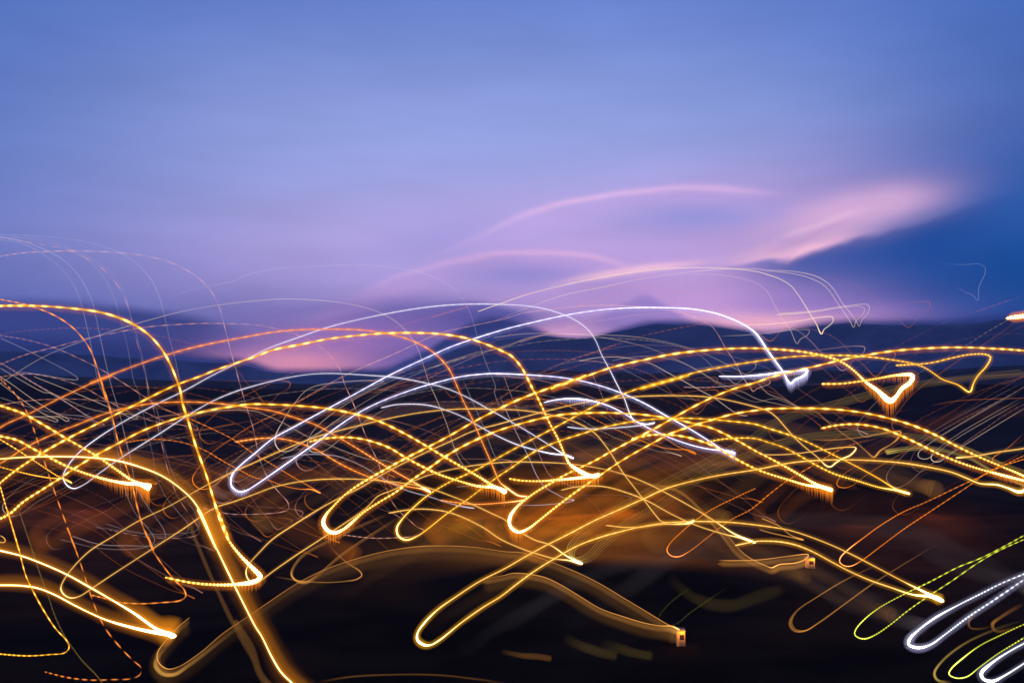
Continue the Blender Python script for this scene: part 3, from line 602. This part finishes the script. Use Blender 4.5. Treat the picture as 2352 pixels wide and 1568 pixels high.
trail("C22 2294,20 C23 -100,-20 100,15 350,45 560,100 750,170 950,250 1200,330 1500,420", tint='blush', e=.2, w=2.4, fade=(60,120), label="dull rosy streak falling beneath the bluish-white arch")
trail("C23 830,0 900,150 950,280 1000,385 1060,410 1120,440 1185,430 1120,445", tint='rose', e=.16, w=2.2, bead=.4, per=8, label="short dotted rosy drop beside the fine white trail")
# left tangle
LT = dict(w=2.4)
trail("C21 -60,30 0,70 200,220 380,340 480,385 525,405 510,420 450,400 350,375 200,365", tint='cream', e=.30, label="leftmost small cream hook in the tangle above the left V", **LT)
trail("C21 -100,-40 60,50 300,220 480,330 600,385 625,405 600,415 530,375 400,372 280,370", tint='cream', e=.34, label="second small cream hook in the left tangle", **LT)
trail("C11 0,1010 300,1150 700,1380 C21 170,-20 400,130 620,260 760,350 840,390 830,405 740,365 600,355 300,295 0,200", tint='pale', e=.20, label="third small hook from the left edge, greyer than its neighbours", **LT)
trail("C11 0,1230 200,1350 350,1440 C21 480,170 700,310 850,410 940,445 900,450 800,405 700,395 500,360", tint='rose', e=.28, bead=.4, per=10, label="fourth small hook from the left edge, dotted rose", **LT)
trail("C11 0,1280 400,1500 C21 450,160 800,300 1060,345 1150,345 1240,385 1200,390 1050,320 700,170 300,10", tint='cream', e=.24, label="right-hand small cream hook in the left tangle", **LT)
trail("C11 -60,985 0,990 200,1020 450,1085 700,1190 900,1290 1100,1410 1300,1540 C21 1450,290 1600,360 1780,485 1760,492 1650,450 1450,430 1250,370 1000,250 750,110 550,40 300,-10 C11 200,1335 0,1360 -60,1372", tint='blush', e=.34, bead=.6, per=13, label="dashed rosy hook crossing the left tangle", **LT)
trail("C21 -60,290 0,270 200,235 450,215 700,215 950,235 1200,290 1500,420 1650,450", tint='blush', e=.3, w=2.4, bead=.4, per=12, label="low rosy arch in the left tangle")
trail("C21 1110,605 1300,578 1500,580 1700,620 1850,680 2000,770 2150,850 2294,920 C22 150,935 300,990 450,1020 550,1022+ 635,1058+ 560,1010 400,920 200,800 0,680 C21 2090,575 1900,480 1600,350 1300,260", tint='orange', e=.6, w=3, bead=.55, per=9, fade=(0,150), label="dotted orange V trail right of the thick plunging amber one")
trail("C22 850,20 600,150 250,340 0,460 C21 2090,560 1880,710 1780,830 1725,920+ 1740,980+ 1800,1020+ 1880,1010 1990,930 2100,850 2294,770 C22 400,590 700,420", tint='orange', e=.34, w=2.6, bead=.5, per=8, fade=(150,250), label="dotted orange loop crossing the thick plunging amber trail")
trail("C12 900,1500 1200,1400 C22 550,110 400,250 290,420 230,540+ 225,610+ 270,675+ 340,680 450,620 650,490 900,320 1200,140 1400,30", tint='cream', e=.26, w=2.3, fade=(80,150), label="fine cream loop inside the white U bend, left one")
trail("C22 1300,30 1000,180 800,300 600,460 530,560 515,620+ 540,680+ 600,692+ 680,670 850,540 1100,370 1400,190", tint='cream', e=.20, w=2.3, fade=(80,150), label="fine cream loop inside the white U bend, right one")
trail("C21 1650,390 1850,330 2100,312 2294,325 C22 150,360 300,430 500,540 700,620 900,700 1080,755 1220,765 1300,800", tint='cream', e=.22, w=2.3, label="fine cream arch through the middle of the tangle ending in a small tip")
trail("C22 280,745 450,715 620,708 800,730 1000,810 1200,930 1400,1030 1600,1085 1800,1150 1930,1180+ 2015,1192+", tint='white', e=.16, w=3.2, label="soft bluish-grey trail dropping to a pale dot above the orange glow")
trail("C22 1900,20 2000,250 2100,480 2150,620 2200,730 C23 60,830 C23 150,900 M", tint='ice', e=.10, w=4, fade=(40,80), label="faint greenish-grey drop left of centre")
trail("C23 0,180 60,330 150,520 260,740 330,900 400,1000 500,1060 600,1110 670,1115+ 640,1130 400,1160 100,1165", tint='white', e=.17, w=3.4, fade=(60,60), label="soft grey trail falling through centre to a pale hook")
trail("C23 30,0 120,230 220,460 330,660 400,820 450,900 560,960 650,995 685,985", tint='rose', e=.2, w=2.2, bead=.3, per=6, label="fine rosy drop ending in a tiny hook above the central U bend")
# right side thin lines
trail("C24 2400,240 2294,300 1800,600 1600,730 1530,775+ 1470,765+ 1460,730+ 1500,680 1700,530 2294,190", tint='cream', e=.20, w=2.1, fade=(60,100), label="right one of two tiny oval loops on the falling amber pair")
trail("C24 2294,220 1700,560 1500,700 1420,750+ 1350,735+ 1345,700+ 1450,610 1700,450 2294,110", tint='cream', e=.18, w=2.1, fade=(60,100), label="left one of two tiny oval loops on the falling amber pair")
trail("C24 1200,600 900,760 700,870 620,950+ 620,990+ 680,1008+ 750,990 900,880 1200,700 1500,550", tint='orange', e=.22, w=2.1, fade=(100,150), label="tiny dull oval loop beside the white tip of the amber V at right")
trail("C24 2294,520 2150,650 2010,750+ 2030,785+ 2100,785 2294,680", tint='orange', e=.25, w=2.2, fade=(60,60), label="tiny orange oval loop near the right edge")
trail("C24 370,575 550,580 800,560 1100,510+ 1190,505+ 1160,570+ 1100,620 1000,680+ 950,735+ 880,680 800,610 680,530 550,430 430,330 300,290", tint='tan', e=.17, w=6, fade=(40,60), label="soft tan heart hook between the amber arcs at right")
trail("C14 1340,1430 1700,1370 2294,1335 2400,1330", tint='tan', e=.10, w=4, strands=[(0,0,1),(0,5,.5)], fade=(60,0), label="dim tan band sloping to the right edge under the dotted heart")
trail("C24 1450,275 1700,230 2294,205 2400,200", tint='orange', e=.16, w=2, fade=(60,0), label="dull orange thread at the right edge below the tan band")
for i, (a, b, c, lab) in enumerate([("C24 1150,700 1600,430 2294,60","pale",.07,"upper faint grey slanting thread at the dark right side"), ("C24 1300,700 1800,400 2294,130","pale",.07,"lower faint grey slanting thread at the dark right side"),
        ("C24 300,760 900,400 1300,300","orange",.10,"faint orange slanting thread left of the falling amber pair")]):
    trail(a, b, w=2, e=c, fade=(60, 60), label=lab)
# brown sweeps across the bottom
trail("C32 1350,70 1000,290 800,430 600,600 500,660+ 420,650+ 370,600+ 380,540 450,440 550,370 750,270 1000,150 1240,50", tint='tan', e=.13, w=5, strands=[(0,0,1),(2,3,.5)], fade=(80,80), label="soft brown loop right of the bottom amber hook")
trail("C32 700,320 800,430 900,510 980,560+ 1005,600+ 960,635+ 850,655 650,665 450,650 200,610", tint='tan', e=.12, w=5, fade=(60,60), label="soft brown hook pointing right inside the brown loop")
trail("C31 1700,980 1600,1060 1490,1180 1410,1300+ 1420,1380+ 1500,1440+ 1600,1420 1800,1290 2000,1120 2220,980 C32 0,950 200,820 430,670 650,560 900,470 1200,390 1500,345 1750,338 2000,350 2294,390 C33 200,400 450,480 700,580 900,680 1100,800 1300,920 1500,1040 1610,1090+", tint='tan', e=.36, w=2.6, halo=[(9, .05, 0, 8), (20, .016, 0, 20)], label="brown-gold trail bending at the bottom left and arching over to the lit hut")
trail("C31 1510,1230 1420,1330 1390,1400+ 1450,1480+ 1560,1490+ 1700,1400 1900,1250 2150,1060", tint='gold', e=.10, w=14, fade=(40,200), label="wide dim gold smear around the bend at bottom left")
trail("C32 2080,640 2294,598 C33 100,585 200,585 400,620 550,690 700,780 900,900 1100,970 1300,1030 1450,1055 1530,1055+ 1610,1090*", tint='tan', e=.5, w=2.8, halo=[(8, .08, 0, 7), (18, .02, 0, 18)], fade=(80,0), label="brown-gold trail running down to the lit hut, lower of two")
trail("C31 2100,1000 2250,1250 C32 100,1500 300,1700", tint='tan', e=.05, w=26, label="broad dim brown smear beside the gold sheath at the bottom edge")
trail("C32 600,1560 900,1510 1300,1490 1700,1495 2100,1540 2294,1568", tint='tan', e=.05, w=7, fade=(80,80), label="dim brown arch grazing the bottom edge")
trail("C33 1950,468 2100,470 2294,465 C34 0,455 150,435 365,418+ 330,460+ 250,490+ 100,505+ 30,535+ 0,525 C33 2200,420 2000,200 1800,0", tint='tan', e=.5, w=3, halo=(8, .08, 0, 8), fade=(30,200), label="gold-brown hook ending on the upper lit hut")
trail("C33 2294,510 2150,440 1950,200 1780,0 C23 1600,1040 1350,980 1100,960", tint='tan', e=.10, w=12, fade=(30,100), label="wide brown smear sloping down to the upper lit hut")
trail("C34 -60,90 100,160 200,240 320,285+ 200,260 0,215 -80,190", tint='tan', e=.3, w=5, label="short tan double streak ending in a pale dot between gold trails")
trail("C33 1720,700 1500,870 1420,990 1440,1040 M 1560,1045 1700,940 1900,800 2050,700", tint='lime', e=.05, w=2.2, bead=.5, per=7, fade=(30,60), label="barely visible greenish loop above the lit hut")
trail("C31 170,20 280,350 380,650 430,780 490,960 560,1110 650,1250 750,1380 850,1480 920,1568", tint='olive', e=.13, w=4, bead=.3, per=6, label="dim olive drop passing beside the broken dots at bottom left")
trail("C31 0,245 40,270 50,300 20,310 -40,290", tint='gold', e=.8, w=4, label="tiny gold hook cut by the left edge")
trail("C21 1210,940 1300,935 1400,960 1410,975+ 1370,970 1300,950", tint='orange', e=.25, w=5, label="small brown curl beside the white-hot blob of the left V")
trail("C31 1640,0 1720,200 1850,520 2000,850 2150,1150 2294,1400", tint='tan', e=.045, w=16, fade=(60,60), label="dim brown band running left of and parallel to the gold sheath")


trail("C33 560,1150 720,1230 900,1290 1060,1325", tint='olive', w=26, e=.022, fade=(60,6), ghost=True, label="blurred olive smear ending in a pale patch, left of the pair at the bottom")
trail("C33 900,1200 1080,1260 1220,1300 1370,1325", tint='olive', w=26, e=.022, fade=(60,6), ghost=True, label="blurred olive smear ending in a pale patch just left below the lit hut")
trail("C33 1500,600 1700,780 1900,860 2100,870 2294,800 C34 150,720", tint='olive', w=30, e=.013, fade=(90,20), ghost=True, label="broad olive smear sagging under the upper lit hut")
trail("C33 0,1280 200,1320 350,1330 470,1350", tint='tan', w=14, e=.05, fade=(60,4), ghost=True, label="small brown smear with a square end low at bottom centre")
# --- echoes: lesser lamps that drew the same figure as the big trails
TPL = parse("C23 1180,572 1350,535 1500,532 1650,550 1800,590 1950,650 2080,730 2294,840 C24 0,880 180,935 350,985 480,1000+ 580,1032+ 440,980 280,890 150,815 0,735 C23 2294,680 2100,570 1900,475 1750,435 1550,392 1300,355 1000,337 800,337 600,348 400,380 200,430 0,490 C22 2294,480 2100,545 1900,640 1740,735 1600,835 1440,945 1300,1050 1150,1140 1000,1240 900,1330 830,1385 750,1412+ 690,1385+ 655,1320+ 680,1250 740,1180 850,1070 1000,965 1200,850 1400,740 1600,640 1800,535 2000,420 2294,270 C23 0,290 200,205 500,95 780,0 C13 450,1465 700,1380 1000,1275 1300,1205 1550,1155 1800,1125 2100,1105 2294,1103 C14 0,1108 200,1122 400,1150 600,1200 700,1250 800,1330 870,1400 980,1480 1080,1565+ C24 1115,240+ 1150,190 1200,120 1280,60 1300,10 C14 1290,1340+ 1150,1345 1000,1370 850,1395 650,1420 480,1422")
TA = np.array(TPL); TREF = np.array([750.0, 1215.0])
def echo(lx, ly, rot, sx, sy, i0=0, i1=1):
    q = TA.copy(); v = q[:, :2] - TREF
    c, s = math.cos(math.radians(rot)), math.sin(math.radians(rot))
    q[:, 0] = lx + sx * (c * v[:, 0] - s * v[:, 1]); q[:, 1] = ly + sy * (s * v[:, 0] + c * v[:, 1])
    n = len(q); q = q[int(n * i0):int(math.ceil(n * i1))]
    return [tuple(p) for p in q]
EG = 'hair-fine echo trails too faint to follow singly'
r2 = random.Random(21)
spots = []
for i in range(46):
    zone = r2.random()
    if zone < .42: lx, ly, rot = r2.uniform(-700, 120), r2.uniform(1020, 1260), r2.uniform(4, 14)       # fan over the left
    elif zone < .75: lx, ly, rot = r2.uniform(300, 1000), r2.uniform(1010, 1190), r2.uniform(0, 6)
    else: lx, ly, rot = r2.uniform(1700, 2150), r2.uniform(990, 1200), r2.uniform(-6, 2)
    spots.append((lx, ly, rot))
for i, (lx, ly, rot) in enumerate(spots):
    a0, a1 = r2.choice([(0, 1), (0, .5), (.3, .8), (.45, 1), (.15, .6)])
    tint = r2.choice(['orange', 'orange', 'rose', 'blush', 'blush', 'orange', 'cream'])
    far = ly < 1100
    trail(echo(lx, ly, rot, r2.uniform(.85, 1.02), r2.uniform(.8, 1.0), a0, a1), tint=tint, w=r2.uniform(1.7, 2.4), e=r2.uniform(.03, .11),
          bead=r2.choice([0, .4, .7]), per=r2.uniform(6, 11), fade=(120, 120), ghost=True, far=1.1, group=EG,
          label="hair-fine faint %s echo trail %s" % ({'orange': 'orange', 'rose': 'rose', 'blush': 'rosy-brown', 'cream': 'cream'}[tint],
                'in the tangle on the left' if rot > 6.5 else 'in the darker right third' if lx > 1500 else 'in the tangle round the middle'))
WG = 'wide dim smears behind the bright trails'  # glowing copies added to imitate blurred lit surfaces on the ground
for i, (lx, ly, rot, w, e, tint, a0, a1) in enumerate([
        (1190, 1240, 2, 34, 0.0420, 'orange', .3, .62), (1230, 1265, 0, 50, 0.0308, 'orange', .3, .6), (1130, 1225, 3, 26, 0.0420, 'orange', .3, .62), (1000, 1225, 4, 40, 0.0308, 'orange', .3, .62),
        (940, 1190, 2, 24, .022, 'orange', 0, .45), (1080, 1200, 0, 36, .018, 'tan', 0, .45), (300, 1250, 6, 44, 0.0196, 'orange', .25, .62), (90, 1240, 8, 36, 0.0224, 'orange', .25, .6),
        (600, 1200, 4, 30, .014, 'tan', 0, .6), (-250, 1200, 9, 46, .016, 'orange', 0, .5), (1500, 1240, -2, 40, .012, 'tan', .3, .6), (780, 1350, 3, 30, .012, 'tan', 0, .5),
        (1050, 1480, 2, 38, .006, 'pale', 0, .5), (1300, 1420, 0, 44, .006, 'pale', 0, .5), (980, 1420, 4, 30, .010, 'tan', 0, .5), (500, 1130, 3, 20, .020, 'rose', .25, .6), (1750, 1190, -2, 34, .012, 'orange', .25, .6)]):
    trail(echo(lx, ly, rot, .92, .85, a0, a1), tint=tint, w=w, e=e, fade=(220, 220), ghost=True, far=1.3, group=WG, 
          label="wide dim blurred %s smear %s" % ({'orange': 'orange', 'tan': 'brown', 'amber': 'amber', 'pale': 'grey', 'rose': 'rose'}[tint],
                'low at the left behind the gold sheath' if lx < 700 else 'behind the bright trails at right' if lx > 1400 else 'over the dark lower middle' if ly > 1300 else 'in the orange glow at the centre'))
print('TRAILS', cnt[0])
LAMPS = [(1300,1185,14,570000,(1,.27,.004)),(1420,1170,14,570000,(1,.27,.004)),(1180,1180,12,256500,(1,.30,.004)),(1060,1190,12,256500,(1,.38,.004)),
         (1520,1150,14,213750,(1,.25,.004)),(200,1175,14,136800,(1,.22,.08)),(60,1150,14,102600,(1,.25,.1)),(2150,1180,14,94050,(1,.22,.06)),(1960,1200,14,59850,(1,.25,.08)),(900,1090,14,119700,(1,.3,.08)),(560,1090,14,102600,(1,.3,.12)),(1330,1040,14,171000,(1,.3,.08)),(1650,1060,14,136800,(1,.3,.1))]  # dim outlying lights are fill, added to warm the ground to brown

# ------------------------------------------------------------------ lit huts and low buildings on the slope
def at_ground(x, y):
    d = ray(x, y)
    lo = 5.0
    t = lo
    while t < 9000:
        X, Y, Z = d[0] * t, d[1] * t, CAMZ + d[2] * t
        if Z <= ground_h(X, Y): break
        t *= 1.004
    return X, Y, ground_h(X, Y), t
def lamp(loc, color, power, r=.5, name='lamp_light'):
    l = bpy.data.lights.new(name, 'POINT'); l.energy = power; l.color = color; l.shadow_soft_size = r
    o = bpy.data.objects.new(name, l); o.location = loc; COL.objects.link(o); return o
import bmesh
def bm_obj(name, boxes, mat, parent, bev=.02):
    bm = bmesh.new()
    for (cx, cy, cz, sx, sy, sz) in boxes:
        r = bmesh.ops.create_cube(bm, size=1)
        for v in r['verts']: v.co = Vector((cx + v.co.x * sx, cy + v.co.y * sy, cz + v.co.z * sz))
    if bev: bmesh.ops.bevel(bm, geom=bm.edges[:], offset=bev, segments=1, affect='EDGES')
    me = bpy.data.meshes.new(name); bm.to_mesh(me); bm.free(); me.materials.append(mat)
    o = bpy.data.objects.new(name, me); COL.objects.link(o); o.parent = parent; return o
plaster = principled('plaster', (.5, .30, .10), .9, 3.0, (.62, .40, .16))
pale_pl = principled('pale_plaster', (.42, .42, .34), .9, 2.0, (.55, .54, .42))
tin = principled('tin_roof', (.08, .07, .07), .7, 4.0, (.14, .12, .11))
frame_m = principled('dark_frame', (.05, .035, .02), .7)
glass_m = principled('dark_glass', (.02, .02, .025), .15)
def hut(px, pyb, wpx, hpx, label, power, mat=plaster, group=None, window=True, name='lit_hut', cat='hut', lc=(1, .36, .03)):
    X, Y, Z, t = at_ground(px, pyb)
    s = t / FPX
    w, h = wpx * s, hpx * s
    dp = w * 1.1
    e = bpy.data.objects.new(name, None); e.location = (X, Y + dp / 2, Z - .3); COL.objects.link(e)
    e.rotation_euler.z = -math.atan2(X, Y) + .12
    tag(e, label, cat, group)
    wl = bm_obj('wall', [(0, 0, h / 2, w, dp, h)], mat, e)
    bm_obj('roof', [(0, 0, h + .12, w * 1.18, dp * 1.2, .22), (0, 0, h + .32, w * .9, dp, .2)], tin, e)
    if window:
        wx, wz, ww, wh = w * .12, h * .62, w * .48, h * .3
        y0 = -dp / 2
        f = [(wx, y0 - .04, wz + sgn * wh / 2, ww + .1, .1, .09) for sgn in (-1, 1)] + [(wx + sgn * ww / 2, y0 - .04, wz, .09, .1, wh) for sgn in (-1, 1)]
        f += [(wx, y0 - .04, wz, .07, .08, wh - .1), (wx, y0 - .045, wz, ww - .1, .07, .07)]
        wn = bm_obj('window', f, frame_m, e, 0)
        bm_obj('pane', [(wx, y0 - .012, wz, ww, .05, wh)], glass_m, wn, 0)
        bm_obj('shutter_rail', [(wx, y0 - .05, h * k, ww * 1.3, .1, .09) for k in (.12, .22, .32)], frame_m, e, 0)
    lamp((X + w * .1, Y - 1.6, Z + h * 1.0), lc, power, .3)
    return e
hut(1565, 1484, 19, 36, "orange-lit hut with a barred window at the end of the brown-gold trails", 1100)
hut(1864, 1306, 19, 24, "smaller orange-lit hut with a small window beneath the gold trail at right", 1300)
# street lamps' glow on the slopes, plus dim warm lights added for brown mid tones
for x, y, h, pw, c in LAMPS:
    X, Y, Z, t = at_ground(x, y)
    lamp((X, Y - 6, Z + h), c, pw, 2.0, 'street_and_fill_light')

# ------------------------------------------------------------------ evening haze
def haze():
    m = bpy.data.materials.new('evening_haze'); m.use_nodes = True
    nt = m.node_tree; nt.nodes.clear()
    v = nt.nodes.new('ShaderNodeVolumePrincipled')
    v.inputs['Color'].default_value = (.36, .56, 1.0, 1)
    v.inputs['Density'].default_value = HAZE
    v.inputs['Anisotropy'].default_value = 0.2
    o = nt.nodes.new('ShaderNodeOutputMaterial'); nt.links.new(v.outputs[0], o.inputs['Volume'])
    x, y0, y1, z0, z1 = 6400, -1400, 5900, -60, 420
    V = [(-x, y0, z0), (x, y0, z0), (x, y1, z0), (-x, y1, z0), (-x, y0, z1), (x, y0, z1), (x, y1, z1), (-x, y1, z1)]
    F = [(0, 3, 2, 1), (4, 5, 6, 7), (0, 1, 5, 4), (1, 2, 6, 5), (2, 3, 7, 6), (3, 0, 4, 7)]
    ob = mesh_obj('haze', V, F, m, smooth=False)
    tag(ob, 'thin blue evening haze filling the valley', 'haze', kind='stuff')
HAZE = 0.00003
haze()
